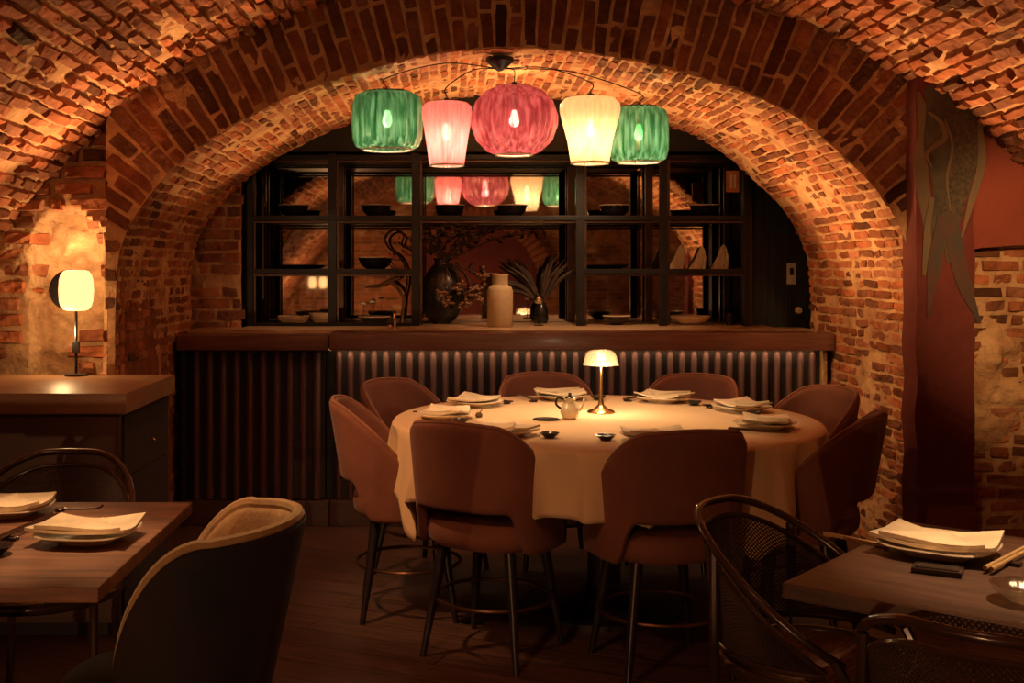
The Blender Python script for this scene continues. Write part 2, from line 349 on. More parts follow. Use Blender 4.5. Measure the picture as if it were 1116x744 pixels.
# red painted pier and terracotta panel
def ragged(x0,x1,z0,z1,seed,amp=.012,top=None,n=40,left=True):
    L=[];Rr=[]
    for i in range(n+1):
        z=z0+(z1-z0)*i/n
        L.append((x0+amp*nz3(z,0,6,seed),z)); Rr.append(((x1(z) if callable(x1) else x1)+amp*nz3(z,3,6,seed+2)+amp*.6*nz3(z,3,25,seed+2),z))
    return Rr+L[::-1]
g=G(); g.prism(ragged(2.03,lambda z:2.285+max(0,.9-z)*.0,0,2.30,3),4.99,5.14); pier=g.build('trim_4',MRED,smooth=False); struct(pier)
g=G(); g.prism([(2.25,1.47),(2.36,1.49),(2.5,1.50),(2.7,1.505),(3.1,1.52),(3.1,2.3),(2.25,2.5)],5.075,5.12); struct(g.build('wall_upper_right',MREDL,smooth=False))
# mural painted on the pier: sea-green finned creature with scaled body and trailing tails
mu=thing('mural','painted olive fish tail mural trailing down the red pier','mural',(0,0,0))
def P(x,y,Y=4.985): q=px(x,y,Y); return (q.x,q.z)
def strip(name,c,w,m,y,dark=0):
    g=G(); cc=catmull([(a,b) for a,b in c],6); n=len(cc); ww=[]
    for i in range(n):
        f=i/(n-1)*(len(w)-1); k=min(int(f),len(w)-2); ww.append(w[k]*(1-(f-k))+w[k+1]*(f-k))
    L=[];Rr=[]
    for i in range(n):
        a=cc[max(0,i-1)]; b=cc[min(n-1,i+1)]; d=(b-a).normalized(); nn=Vector((-d.y,d.x)); L.append(cc[i]+nn*ww[i]/2); Rr.append(cc[i]-nn*ww[i]/2)
    o=[(P(*p)) for p in L+Rr[::-1]]
    # quads for robustness
    V=[];F=[]
    for i in range(n):
        for q in (L[i],Rr[i]):
            x,z=P(*q); V+= [(x,y,z),(x,y+.001,z)]
    for i in range(n-1):
        a=i*4;b=a+4
        F+=[(a,a+2,b+2,b),(a+1,b+1,b+3,a+3),(a,b,b+1,a+1),(a+2,a+3,b+3,b+2)]
    F+=[(0,1,3,2),((n-1)*4,(n-1)*4+2,(n-1)*4+3,(n-1)*4+1)]
    g.add(V,F); return g.build(name,m,mu,smooth=False)
strip('fin',[(1001,100),(1010,140),(1004,175),(1008,215),(1014,262),(1008,300)],[4,18,16,14,9,2],MG3,4.9888)
strip('body',[(1018,92),(1026,120),(1022,160),(1030,200),(1024,250),(1020,300)],[22,34,30,26,18,3],MG1,4.9876)
strip('scaled_back',[(1048,112),(1054,150),(1046,195),(1037,240),(1034,285)],[20,32,28,20,6],MG2,4.9864)
strip('fin',[(1068,135),(1070,175),(1060,215),(1048,258)],[5,9,8,2],MG3,4.9852)
strip('whisker',[(1012,122),(1026,134),(1030,150),(1020,158),(1010,168),(1016,182)],[2,5,6,5,4,1],MG3,4.9852)
strip('whisker',[(1030,130),(1038,160),(1032,195),(1036,230)],[1,3,3,1],MG3,4.984)
strip('tail',[(1036,232),(1042,275),(1052,312),(1068,352)],[14,18,16,2],MTEAL,4.984)
strip('tail',[(1028,235),(1018,290),(1011,345)],[12,15,2],MTEAL,4.9828)
strip('tail',[(1016,215),(1010,250),(1005,300)],[5,7,1],MG3,4.9816)
# ------------------------------------------------------------------ bar
def slatpanel(x0,x1,pitch,y,z0,z1,r,nm,parent):
    g=G(); n=int(round((x1-x0)/pitch)); p=(x1-x0)/n
    for i in range(n):
        cx=x0+(i+.5)*p; V=[];F=[];k=8
        for z in (z0,z1-.012,z1):
            rr=r if z<z1 else r*.6
            for a in range(k+1):
                t=PI*a/k; V.append((cx-rr*math.cos(t),y-rr*1.3*math.sin(t),z))
        for q in range(2):
            for a in range(k): F.append((q*(k+1)+a,q*(k+1)+a+1,(q+1)*(k+1)+a+1,(q+1)*(k+1)+a))
        F.append(tuple(2*(k+1)+a for a in range(k+1))); F.append(tuple(range(k+1)))
        g.add(V,F)
    return g.build(nm,MSLAT,parent,fix=False)
XS=-.65
b1=thing('bar_counter','shorter dark bar section with wide ribs, left of the seam','bar',(0,0,0))
g=G(); g.box(-1.46,XS-.03,6.27,6.77,.14,.955,.003); g.box(-1.46,-1.43,6.225,6.3,.0,.955,.003); g.build('body',MSLATB,b1,smooth=False)
slatpanel(-1.42,XS-.04,.072,6.27,.14,.95,.021,'slat_panel',b1)
g=G(); g.box(-1.5,XS-.005,6.22,6.77,0,.135,.004); g.build('plinth',MPLINTH,b1,smooth=False)
b2=thing('bar_counter','long bar section with fine ribs lit from above by a hidden light strip','bar',(0,0,0))
g=G(); g.box(XS-.025,2.03,6.29,6.77,.14,.955,.003); g.build('body',MSLATB,b2,smooth=False)
slatpanel(XS+.01,2.02,.0648,6.29,.14,.945,.018,'slat_panel',b2)
g=G(); g.box(XS+.0,2.06,6.22,6.77,0,.135,.004); g.box(.6,.603,6.216,6.23,0,.134,0); g.build('plinth',MPLINTH,b2,smooth=False)
g=G(); g.box(2.03,2.055,6.24,6.3,.14,.95,.006); g.build('end_trim',MROPE,b2,smooth=False)
g=G(); g.box(XS,2.02,6.245,6.251,.9515,.9555,0); led=g.build('light_strip',ELED,b2,smooth=False)
g=G(); g.box(-1.475,XS-.003,6.19,6.44,.955,1.035,.012); tag(g.build('worktop',MTOPW),'short reddish wooden worktop over the dark left end of the bar','worktop')
g=G(); g.box(XS+.003,2.075,6.17,6.44,.955,1.05,.014); tag(g.build('worktop',MTOPW),'long reddish wooden worktop running over the lit ribs of the bar','worktop')
g=G(); g.box(-1.22,1.92,6.73,7.45,.96,1.051,.003); g.box(-1.475,2.07,6.445,6.74,.96,1.052,.006); bc=tag(g.build('back_counter',MTOPS),'pale back counter under the black steel shelves','counter')
# shelf unit with mirror
sh=thing('shelf_unit','black steel open shelf unit with smoked mirror back above the bar','shelving',(0,0,1.052))
XP=[-1.2,-.706,-.204,.785,1.285,1.785]; FY,BY=6.9,7.4; z0=1.052
def L_(z): return z-z0
for i,x in enumerate(XP):
    for Y,m in ((FY,MMETAL),(BY,MBRZ)):
        g=G(); w=.024 if 0<i<5 else .018; g.box(x-w,x+w,Y-.015,Y+.015,0,L_(2.09),.002); g.build('post',m,sh,smooth=False)
        if m is MMETAL:
            g=G(); g.box(x+w+.004,x+w+.016,Y,Y+.012,0.005,L_(2.07),.001); g.build('edge_trim',MBRZ,sh,smooth=False)
for z,runs in ((2.08,[(0,5)]),(1.715,[(0,5)]),(1.395,[(0,2),(3,5)])):
    for a,b in runs:
        g=G(); g.box(XP[a]-.018,XP[b]+.018,FY-.016,FY+.016,L_(z)-.028,L_(z),.002); g.box(XP[a],XP[b],BY-.016,BY+.016,L_(z)-.028,L_(z),.002); g.build('rail',MMETAL,sh,smooth=False)
        g=G(); g.box(XP[a],XP[b],FY-.004,FY+.012,L_(z)-.044,L_(z)-.032,.001); g.build('rail_trim',MBRZ,sh,smooth=False)
        for k in range(a,b):
            g=G(); g.box(XP[k]+.02,XP[k+1]-.02,FY+.01,BY,L_(z)-.018,L_(z)-.004,.001); g.build('shelf',MMETAL,sh,smooth=False)
g=G(); g.box(XP[0]-.018,XP[2]+.018,FY-.016,FY+.016,0,.02,.002); g.build('rail',MMETAL,sh,smooth=False)
for k in range(5):
    g=G(); g.box(XP[k]+.004,XP[k+1]-.004,7.455,7.465,.0,L_(2.08),.001); g.build('mirror_panel',MMIR,sh,smooth=False)
# signs and switches on the panelling
g=G(); g.box(1.68,1.755,6.95,6.975,1.86,1.99,.003); o=thing('wall_sign','small orange notice at upper right of the shelves','sign',(0,0,0)); g.build('board',MORG,o,smooth=False)
g=G(); g.box(1.70,1.712,6.944,6.951,1.885,1.965,.001); g.box(1.722,1.734,6.944,6.951,1.885,1.965,.001); g.build('mark',MWHT,o,smooth=False)
q=px(863,298,7.0); o=thing('wall_switch','pale rectangular control plate on the dark panelling','switch',(q.x,7.018,q.z))
G().box(-.028,.028,-.012,0,-.065,.065,.004).build('plate',MWHT,o); G().box(-.011,.011,-.018,-.012,-.01,.035,.003).build('screen',MBLK,o)
q=px(870,338,7.0); o=thing('door_knob','small pale knob low on the dark panelling','knob',(q.x,7.018,q.z))
G().lathe([(.004,0),(.012,.004),(.022,.02),(.024,.032),(.018,.042),(.004,.045)],16).build('knob_head',MWHT,o).rotation_euler=(R(90),0,0)
# ------------------------------------------------------------------ bowls and shelf objects
def bowl(name,r,h,label,loc,m=MBLK,mi=None,group=None,rim=True,foot=.45):
    o=thing(name,label,name.replace('_',' '),loc,0,group)
    g=G(); pr=[(r*foot,0),(r*foot,h*.08),(r*.62,h*.2),(r*.86,h*.5),(r,h),(r*.965,h),(r*.82,h*.55),(r*.55,h*.28),(.002,h*.2)]
    g.lathe(pr,32,cap=True); g.build('body',m,o)
    if rim:
        g=G(); g.tube([(r*.985*math.cos(a),r*.985*math.sin(a),h) for a in [2*PI*k/32 for k in range(32)]],.0035,6,closed=True); g.build('rim',mi or MPLATE,o)
    return o
S1,S2,SB=1.711,1.391,1.052
for x,lb in ((320,'black bowl on the top shelf, leftmost'),(410,'black bowl on the top shelf in the second bay from left'),(490,'black bowl on the top shelf just left of the centre'),(558,'black bowl on the top shelf just right of the centre'),(670,'black bowl on the top shelf in the second bay from right'),(768,'black bowl on the top shelf, rightmost')):
    bowl('bowl',.095,.078,lb+' bay' if lb.endswith('centre') else lb,((x-490)*7.12/1250,7.12,S1),group='black bowls on the top shelf')
bowl('bowl',.09,.075,'black bowl on the lower shelf left of the dried flowers',((406-490)*7.12/1250,7.12,S2))
bowl('tray',.13,.03,'flat black tray on the lower shelf, far left',((322-490)*7.12/1250,7.12,S2),rim=False,foot=.8)
bowl('tray',.12,.03,'flat black tray on the lower shelf right of centre',((664-490)*7.12/1250,7.12,S2),rim=False,foot=.8)
bowl('bowl',.10,.055,'wide cream bowl on the back counter, far left',((320-490)*7.05/1250,7.05,SB),m=MPLATE,rim=False)
bowl('bowl',.09,.07,'taller cream bowl on the back counter behind the first shelf post',((352-490)*7.15/1250,7.15,SB),m=MPLATE,rim=False)
bowl('bowl',.10,.05,'low black bowl on the back counter under the driftwood',((408-490)*7.05/1250,7.05,SB))
bowl('bowl',.085,.055,'black bowl on the back counter right of the stoneware bottle',((672-490)*7.05/1250,7.05,SB))
bowl('dish',.125,.055,'wide pale footed dish on the back counter, right side',((752-490)*7.05/1250,7.05,SB),m=MPLATE,rim=False)
bowl('tumbler',.03,.07,'small dark tumbler on the back counter right end',((795-490)*7.05/1250,7.05,SB),rim=False,foot=.8)
# two small white flower heads above black bowl
for k,(x,y) in enumerate(((396,331),(406,329))):
    q=px(x,y,7.0); o=thing('flower',('white flower on a short stem, left of a pair','white flower on a short stem, right of a pair')[k]+' beside the black bowl','flower',(q.x,6.985+.0,SB+.0),group='small white flowers')
    h=q.z-SB; G().tube([(0,0,0.0),(.003,0,h)],.002,6).build('stem',MTWIG,o)
    g=G()
    for a in range(6): g.lathe([(.001,-.006),(.008,-.004),(.010,0),(.006,.005),(.001,.006)],8,c=(.009*math.cos(a),.009*math.sin(a),h))
    g.lathe([(.001,0),(.008,.004),(.001,.012)],8,c=(0,0,h)); g.build('bloom',MVASE,o)
# sand stoneware bottle
o=thing('stoneware_bottle','tall sand coloured stoneware bottle with short neck at centre of the bar','bottle',((545-490)*6.8/1250,6.8,SB))
G().lathe([(.068,0),(.076,.01),(.077,.17),(.076,.215),(.066,.238),(.048,.248),(.047,.252)],40).build('body',MSTONE,o)
G().lathe([(.047,.25),(.047,.298),(.05,.303),(.05,.31),(.038,.312),(.036,.26)],40).build('neck',MSTONE,o)
# napkin stands
for k,(x,lb) in enumerate(((737,'left'),(760,'middle'),(784,'right'))):
    q=px(x,291,7.1); o=thing('folded_napkin','pale folded napkin standing on the lower shelf, %s of three'%lb,'napkin',(q.x,7.1,S2),R((k-1)*14),'standing folded napkins')
    g=G(); w=.055;hh=.155-.01*(k%2)
    g.prism([(-w,0),(w*.7,0),(w*.95,hh*.35),(w*.85,hh*.8),(w*.55,hh),(w*.25,hh*.9),(-w*.2,hh*.5)],-.008,.012); g.prism([(-w*.8,0),(w*.3,0),(w*.1,hh*.3),(w*.45,hh*.72),(w*.2,hh*.82),(-w*.35,hh*.36)],-.026,-.014); g.prism([(w*.35,0),(w*.75,0),(w*.9,hh*.55),(w*.55,hh*.7),(w*.62,hh*.3)],-.03,-.014)
    g.build('cloth_fold',MNAP,o,smooth=False)
# driftwood, curled vine
o=thing('driftwood','pale forked driftwood lying above the black bowl on back counter','driftwood',(px(412,0,7.15).x,7.15,SB))
g=G(); q=lambda x,y:((x-412)*7.15/1250,0,1.4-(y-292)*7.15/1250-SB)
g.tube([q(398,313),q(412,312),q(425,306),q(436,302)],[.004,.012,.014,.008],8); g.tube([q(425,306),q(434,314),q(440,324),(.15,0,0)],[.012,.012,.009,.006],8); g.tube([q(418,309),q(430,300),q(440,300)],[.008,.006,.003],8)
g.build('branch',MDRIFT,o)
o=thing('curled_vine','dark curled dried vine rising on the back counter right of the driftwood','dried vine',(px(436,0,7.2).x,7.2,SB))
g=G(); q=lambda x,y:((x-436)*7.2/1250,0,1.4-(y-292)*7.2/1250-SB)
g.tube(catmull([(0,0,0),q(440,330),q(444,300),q(436,280),q(424,270),q(420,258),q(430,250),q(440,256),q(438,266),q(446,272)],5),.007,8); g.tube(catmull([q(444,300),q(428,292),q(420,282)],5),.004,6); g.build('stem',MLEAF,o)
g=G()
for a in range(14):
    x,y=rnd.uniform(420,450),rnd.uniform(252,290); p=Vector(q(x,y)); d=Vector((rnd.uniform(-1,1),rnd.uniform(-.4,.4),rnd.uniform(-1,1))).normalized()*.03; n=d.orthogonal().normalized()*.008
    g.add([p,p+d*.5+n,p+d,p+d*.5-n,p+d*.5+Vector((0,.003,0))],[(0,1,4),(1,2,4),(2,3,4),(3,0,4)])
g.build('leaves',MLEAF,o)
# dried flower arrangement
o=thing('dried_flower_arrangement','large dark dried flower arrangement in a round black vase behind the bar','flower arrangement',(px(485,0,7.2).x,7.2,SB))
G().lathe([(.05,0),(.09,.03),(.135,.10),(.15,.18),(.13,.27),(.08,.34),(.05,.37),(.045,.39),(.055,.41),(.045,.405),(.03,.33)],32,c=(-.02,0,0),sy=.7).build('vase',MBLK,o)
gt=G();gl=G()
q=lambda x,y:Vector(((x-485)*7.2/1250,0,1.4-(y-292)*7.2/1250-SB))
base=Vector((-.02,0,.38))
tips=[(462,250),(470,262),(480,248),(495,252),(508,250),(500,270),(520,258),(455,265),(525,300),(535,250),(548,246),(590,250)]
for i,t in enumerate(tips):
    e=q(*t); e.y=rnd.uniform(-.06,.04); mid=(base+e)/2+Vector((rnd.uniform(-.03,.03),0,rnd.uniform(0,.05)))
    pa=catmull([base,mid,e],8); gt.tube(pa,.0035,6)
    for k in range(9):
        p=pa[rnd.randrange(5,len(pa))]; d=Vector((rnd.uniform(-1,1),rnd.uniform(-.4,.4),rnd.uniform(-1,1))).normalized()*rnd.uniform(.03,.06); n=d.cross(Vector((0,1,.2))).normalized()*.011
        gl.add([p,p+d*.5+n,p+d,p+d*.5-n,p+d*.5+Vector((0,.005,0))],[(0,1,4),(1,2,4),(2,3,4),(3,0,4)])
    if i<9:
        gf=G()
        for k in range(16):
            c=e+Vector((rnd.gauss(0,.022),rnd.gauss(0,.02),rnd.gauss(0,.022))); gf.lathe([(.001,-.012),(.015,0),(.001,.012)],6,c=c)
        gf.build('bloom',MFLW,o)
for x,y in ((482,320),(500,312),(515,318),(488,330),(508,330),(520,325)):   # lower blooms hanging over the vase
    e=q(x,y)+Vector((0,-.12,0)); gt.tube(catmull([base,(base+e)/2+Vector((.03,-.06,.05)),e],6),.003,6)
    gf=G()
    for k in range(14): gf.lathe([(.001,-.012),(.015,0),(.001,.012)],6,c=e+Vector((rnd.gauss(0,.018),rnd.gauss(0,.016),rnd.gauss(0,.018))))
    gf.build('bloom',MFLW,o)
gt.build('stems',MTWIG,o); gl.build('leaves',MLEAF,o)
# palm-like dark spray on the right half of the centre bay
o=thing('dried_palm_spray','dark dried palm spray fanning out right of the stoneware bottle','dried palm',(px(590,0,7.25).x,7.25,SB))
G().lathe([(.035,0),(.045,.02),(.04,.09),(.025,.12),(.028,.13),(.02,.12)],20).build('vase',MBLK,o)
gt=G(); 
for t in range(26):
    a=R(rnd.uniform(40,165)); L=rnd.uniform(.22,.36); e=Vector((math.cos(a)*L-.02,rnd.uniform(-.1,.05),.12+math.sin(a)*L)); m=e*.5+Vector((0,0,.1))
    pa=catmull([(0,0,.12),m,e],6); gt.tube(pa,[.003+.009*math.sin(PI*i/(len(pa)-1)) for i in range(len(pa))],5)
gt.build('fronds',MLEAF,o)
q=px(590,258,7.1); 
o=thing('globe_ornament','small steel ball on a thin stand in the centre bay','ornament',(px(587,0,6.95).x,6.95,SB))
G().tube([(0,0,0),(0,0,.13)],.003,6).build('stand',MMETAL,o); G().lathe([(.001,-.03),(.018,-.025),(.029,-.008),(.03,0),(.027,.012),(.016,.026),(.001,.03)],20,c=(0,0,.158)).build('ball',MCHROME,o)
G().lathe([(.03,0),(.03,.005),(.004,.008)],20).build('base',MMETAL,o)
# small tap
o=thing('beer_tap','small chrome tap standing on the worktop by the seam','tap',(px(430,0,6.6).x,6.6,1.05))
G().lathe([(.02,0),(.02,.01),(.008,.016),(.008,.05)],16).tube([(0,0,.04),(0,0,.075),(0,-.02,.09),(0,-.05,.085),(0,-.06,.065)],.007,8).build('spout',MCHROME,o)
G().lathe([(.006,.05),(.012,.06),(.012,.066),(.003,.07)],12,c=(-.028,0,-.04)).build('handle',MCHROME,o)
# ------------------------------------------------------------------ pendant lamps
YP=5.3
rose=Vector((.233,5.32,2.345))
o=thing('ceiling_rose','black ceiling rose under the arch where the lamp cables meet','ceiling rose',tuple(rose))
G().lathe([(.065,.03),(.065,.012),(.05,0),(.015,-.03),(.004,-.035)],24).build('canopy',MMETAL,o)
def pendant(prof,m,x,y,Y,label,ribn,rib,sag,power,hookx=None):
    q=px(x,y,Y); hmin=min(z for r,z in prof); hmax=max(z for r,z in prof)
    o=thing('pendant_lamp',label,'lamp',tuple(q),0,'coloured glass pendant lamps')
    inner=[(max(.004,r-.005),z) for r,z in prof]
    G().lathe(prof+inner[::-1],96,rib=rib,ribn=ribn,cap=False).build('shade',m,o)
    rt=prof[-1][0]; rb=prof[0][0]
    G().tube([(rb*math.cos(a),rb*math.sin(a),hmin) for a in [2*PI*k/36 for k in range(36)]],.005,6,closed=True).build('rim',MVASE,o)
    g=G(); g.tube([(rt*math.cos(a),rt*math.sin(a),hmax) for a in [2*PI*k/30 for k in range(30)]],.003,6,closed=True)
    g.tube([(-rt,0,hmax),(rt,0,hmax)],.0025,6); g.tube([(0,-rt,hmax),(0,rt,hmax)],.0025,6); g.build('spider',MMETAL,o)
    G().lathe([(.006,hmax+.02),(.013,hmax+.015),(.015,.065),(.012,.05)],16).build('socket',MMETAL,o)
    bl=G().lathe([(.004,-.028),(.014,-.024),(.022,-.008),(.022,.008),(.014,.035),(.010,.05)],20).build('bulb',EBULB,o)
    bl.visible_shadow=True
    end=rose-q; hx=Vector(((hookx or 0),0,hmax+.06))
    top=Vector((0,0,hmax+.02))
    p,n=None,None
    cp=catmull([top,top+Vector((0,0,.05)),(top+end)/2+Vector((0,0,sag)),end+Vector((0,0,-.02))],8)
    G().tube(cp,.0028,6).build('cable',MMETAL,o)
    ld=bpy.data.lights.new('pendant_light','POINT'); ld.energy=power; ld.color=(1,.80,.58); ld.shadow_soft_size=.03
    lo=bpy.data.objects.new('pendant_light',ld); C.objects.link(lo); lo.parent=o; lo.location=(0,0,-.055)
    return o
def barrel(r,h,tk=.72):
    return [(r*tk,-h/2),(r*.9,-h*.44),(r*.985,-h*.3),(r,-h*.1),(r,h*.1),(r*.985,h*.3),(r*.9,h*.44),(r*.7,h*.5)]
PW=1.7
pendant(barrel(.158,.262),GGREEN,422,132,5.30,'green ribbed glass lamp, leftmost of the row over the bar',26,.10,.06,PW)
pendant([(.078,-.145),(.082,-.12),(.09,-.06),(.103,.02),(.114,.09),(.112,.125),(.095,.142),(.06,.148)],GPINK,487,146,5.30,'pink tapered glass lamp second from left over the bar',34,.05,.05,PW)
pendant([(.085,-.155),(.12,-.14),(.168,-.09),(.193,-.02),(.195,.02),(.172,.09),(.125,.14),(.08,.16),(.05,.163)],GPURP,560.5,132,5.30,'plum globe glass lamp, largest in the middle of the row',30,.11,.02,PW)
pendant([(.086,-.152),(.092,-.12),(.102,-.05),(.124,.03),(.138,.09),(.136,.12),(.115,.145),(.07,.152)],GYEL,643,142,5.30,'pale amber tapered glass lamp second from right over the bar',34,.05,.05,PW)
pendant(barrel(.139,.26),GGREEN,696,147,5.5,'green ribbed glass lamp, rightmost and set slightly behind',26,.10,.06,PW)
# ------------------------------------------------------------------ round table + cloth
TC=Vector((.64,4.75,0)); TR=.87; TH=.778
o=thing('round_table','large round dining table mostly hidden under a cream cloth','table',tuple(TC))
G().lathe([(TR-.03,TH-.04),(TR-.008,TH-.03),(TR-.004,TH-.012),(TR-.01,TH-.004)],72).build('tabletop',MTABD,o)
G().lathe([(.34,0),(.34,.02),(.12,.05),(.07,.1),(.06,.6),(.12,TH-.045),(.3,TH-.04)],32).build('pedestal',MLEG,o)
def cloth():
    g=G(); na=300; prof=[]; V=[];F=[]
    nr=10; nd=16
    for i in range(na):
        a=2*PI*i/na; ca,sa=math.cos(a),math.sin(a)
        sq=1/max(abs(math.cos(a-R(72))),abs(math.sin(a-R(72))))  # 1..1.414
        drop=.235+.46*(sq-1)
        near=min(abs((math.degrees(a)-c+180)%360-180) for c in (183,143,100,58,19,-29,-82,-131))
        q=min(1,max(0,(near-15)/7)); q=q*q*(3-2*q); drop=min(drop,.238)*(1-q)+drop*q
        fold=(1-2*abs(math.sin(a*13+1.3*math.sin(a*3)))**.7)*.8+math.sin(a*37+2)*.25+.35*math.sin(a*7+.5)
        for k in range(nr): r=TR*(k+.02)/nr*.985; V.append((r*ca,r*sa,TH+.0015*nz3(r*ca,r*sa,5,1)))
        for k in range(nd+1):
            t=k/nd
            if k<4: b=k/4*PI/2; r=TR-.018+.024*math.sin(b); z=TH-.02*(1-math.cos(b))
            else:
                s=(k-3)/(nd-3); r=TR+.006+.012*s+fold*.055*s**.6+(.05*(sq-1)*s); z=TH-.02-(drop-.02)*s
            V.append((r*ca,r*sa,z))
    m=nr+nd+1
    for i in range(na):
        j=(i+1)%na
        for k in range(m-1): F.append((i*m+k,i*m+k+1,j*m+k+1,j*m+k))
    F.append(tuple(i*m for i in range(na)))
    g.add(V,F); ob=g.build('tablecloth',MCLOTH,None,loc=tuple(TC)); 
    sd=ob.modifiers.new('t','SOLIDIFY'); sd.thickness=.0025; sd.offset=1
    return tag(ob,'cream linen cloth draped over the large round table','tablecloth')
cloth()
# ------------------------------------------------------------------ velvet chair
def sgn_pow(x,p): return math.copysign(abs(x)**p,x)
def velvet_chair():
    o=thing('dining_chair','','chair',group='brown velvet chairs around the round table')
    g=G(); g.lathe([(.17,.405),(.205,.41),(.222,.43),(.226,.46),(.222,.487),(.205,.502),(.15,.51),(.05,.512)],48,sx=1.02,sy=1,ex=2.5,c=(0,.0,0)); g.build('seat',MVEL,o)
    A=R(118)
    def ztop(s):
        s=abs(s); 
        if s<.30: return .868-.012*(s/.30)**2
        t=min(1,(s-.30)/.70); e=t*t*(3-2*t); return .856-(.856-.50)*(e*.6+.4*t**1.1)
    def zbot(s):
        s=abs(s); t=min(1,max(0,(s-.36)/.10)); t=t*t*(3-2*t); return .552-.150*t
    def pt(s,v,off):
        th=s*A; z=zbot(s)+(ztop(s)-zbot(s))*v; n=2.7
        ca,sa=math.sin(th),math.cos(th); d=(abs(ca)**n+abs(sa)**n)**(-1/n)
        k=(z-.42)/.45
        rx=.232+.018*k+off; ry=.232+.075*max(0,k)+off
        # rounded shoulders pull in at the top
        return (ca*d*rx, -sa*d*ry, z)
    g=G()
    g.shell(lambda u,v:pt(u*2-1,v,.020),lambda u,v:pt(u*2-1,v,-.014),56,12)
    g.build('backrest',MVEL,o,sub=1)
    g=G(); rim=[Vector(pt(-1+2*i/70,1,.004))+Vector((0,0,.002)) for i in range(71)]; g.tube(rim,.0065,6); g.build('piping',MPIP,o)
    for sx in (-1,1):
        for sy in (-1,1):
            G().tube([(sx*.135,sy*.13,.415),(sx*.163,sy*.155,.2),(sx*.19,sy*.185,0)],[.021,.017,.011],10).build('leg',MLEG,o)
    g=G(); g.tube([(.216*math.cos(a),.216*math.sin(a)*.98,.205) for a in [2*PI*k/40 for k in range(40)]],.0075,8,closed=True); g.build('footrest_ring',MRING,o)
    return o
vc=velvet_chair()
seats=[(183,1.03,'brown velvet dining chair seen side-on, leftmost at the round table',0),
 (143,1.13,'brown velvet dining chair at the rear left of the round table, behind the leftmost one',0),
 (100,1.0,'brown velvet dining chair behind the round table left of the table lamp',0),
 (58,1.08,'brown velvet dining chair behind the round table right of the table lamp',0),
 (19,1.08,'brown velvet dining chair at the right rear of the round table by the brick jamb',0),
 (-29,1.0,'brown velvet dining chair in shadow at the right end, back turned to the brick wall',0),
 (-82,.94,'brown velvet dining chair with its back to the camera, right of the nearest pair',4),
 (-131,.95,'brown velvet dining chair with its back to the camera, left of the nearest pair',10)]
for i,(a,r,lb,tw) in enumerate(seats):
    c=vc if i==0 else copy_tree(vc)
    rr=r-.22   # seat centre; backrest sits about .25 further out
    c.location=(TC.x+rr*math.cos(R(a)),TC.y+rr*math.sin(R(a)),0)
    c.rotation_euler=(0,0,R(a+90+tw)); c['label']=lb
# ------------------------------------------------------------------ tableware
def plate_obj(r=.115,sq=3.2):
    g=G(); g.lathe([(r*.55,0),(r*.58,.006),(r*.85,.016),(r,.024),(r*.985,.027),(r*.8,.019),(r*.5,.012),(.002,.011)],40,ex=sq); return g
def napkin_geo(w=.085,l=.12,seed=0):
    g=G()
    def top(u,v):
        x=(u-.5)*2*l; y=(v-.5)*2*w; z=.022+.010*(u-.5)**2*4+.006*math.sin(u*5+seed)*math.sin(v*4+seed)+.010*abs(v-.5)
        return (x*(1-.10*v),y+.012*math.sin(u*3+seed),z)
    def bot(u,v): p=top(u,v); return (p[0],p[1],p[2]-.007)
    g.shell(top,bot,12,8)
    def t2(u,v): p=top(.52+(u-.5)*.86*(1.02-v),.04+v*.72); return (p[0]+.01*v,p[1]-.004,p[2]+.008+.002*math.sin(u*6))
    g.shell(t2,lambda u,v:(t2(u,v)[0],t2(u,v)[1],t2(u,v)[2]-.009),10,6)
    return g
def dish_geo(r=.036): return G().lathe([(r*.5,0),(r*.55,.004),(r*.9,.014),(r,.02),(r*.94,.02),(r*.6,.009),(.001,.007)],24)
def chop_geo(L=.23): return G().tube([(0,0,.0),(L*.5,0,.0),(L,0,.0)],[.0042,.0036,.0022],6)
def rest_geo(): return G().lathe([(.001,0),(.012,0),(.014,.004),(.010,.009),(.001,.010)],12,sx=1.6)
plate0=plate_obj().build('plate',MPLATE); nap0=[napkin_geo(seed=s).build('napkin',MNAP) for s in (0,1.7,3.1)]; dish0=dish_geo().build('sauce_dish',MBLK)
chop0=chop_geo().build('chopstick',MCHOP); rest0=rest_geo().build('chopstick_rest',MBLK)
used=set()
def put(src,loc,rz,label,cat,group):
    o=src if src.name not in used else src.copy()
    if o is src: used.add(src.name)
    else: C.objects.link(o)
    o.location=loc; o.rotation_euler=(0,0,rz); tag(o,label,cat,group); return o
names=['leftmost side-on chair','rear left chair','rear chair left of the lamp','rear chair right of the lamp','right rear chair by the brick jamb','shadowed right end chair','nearest right chair','nearest left chair']
TZ=TH+.003
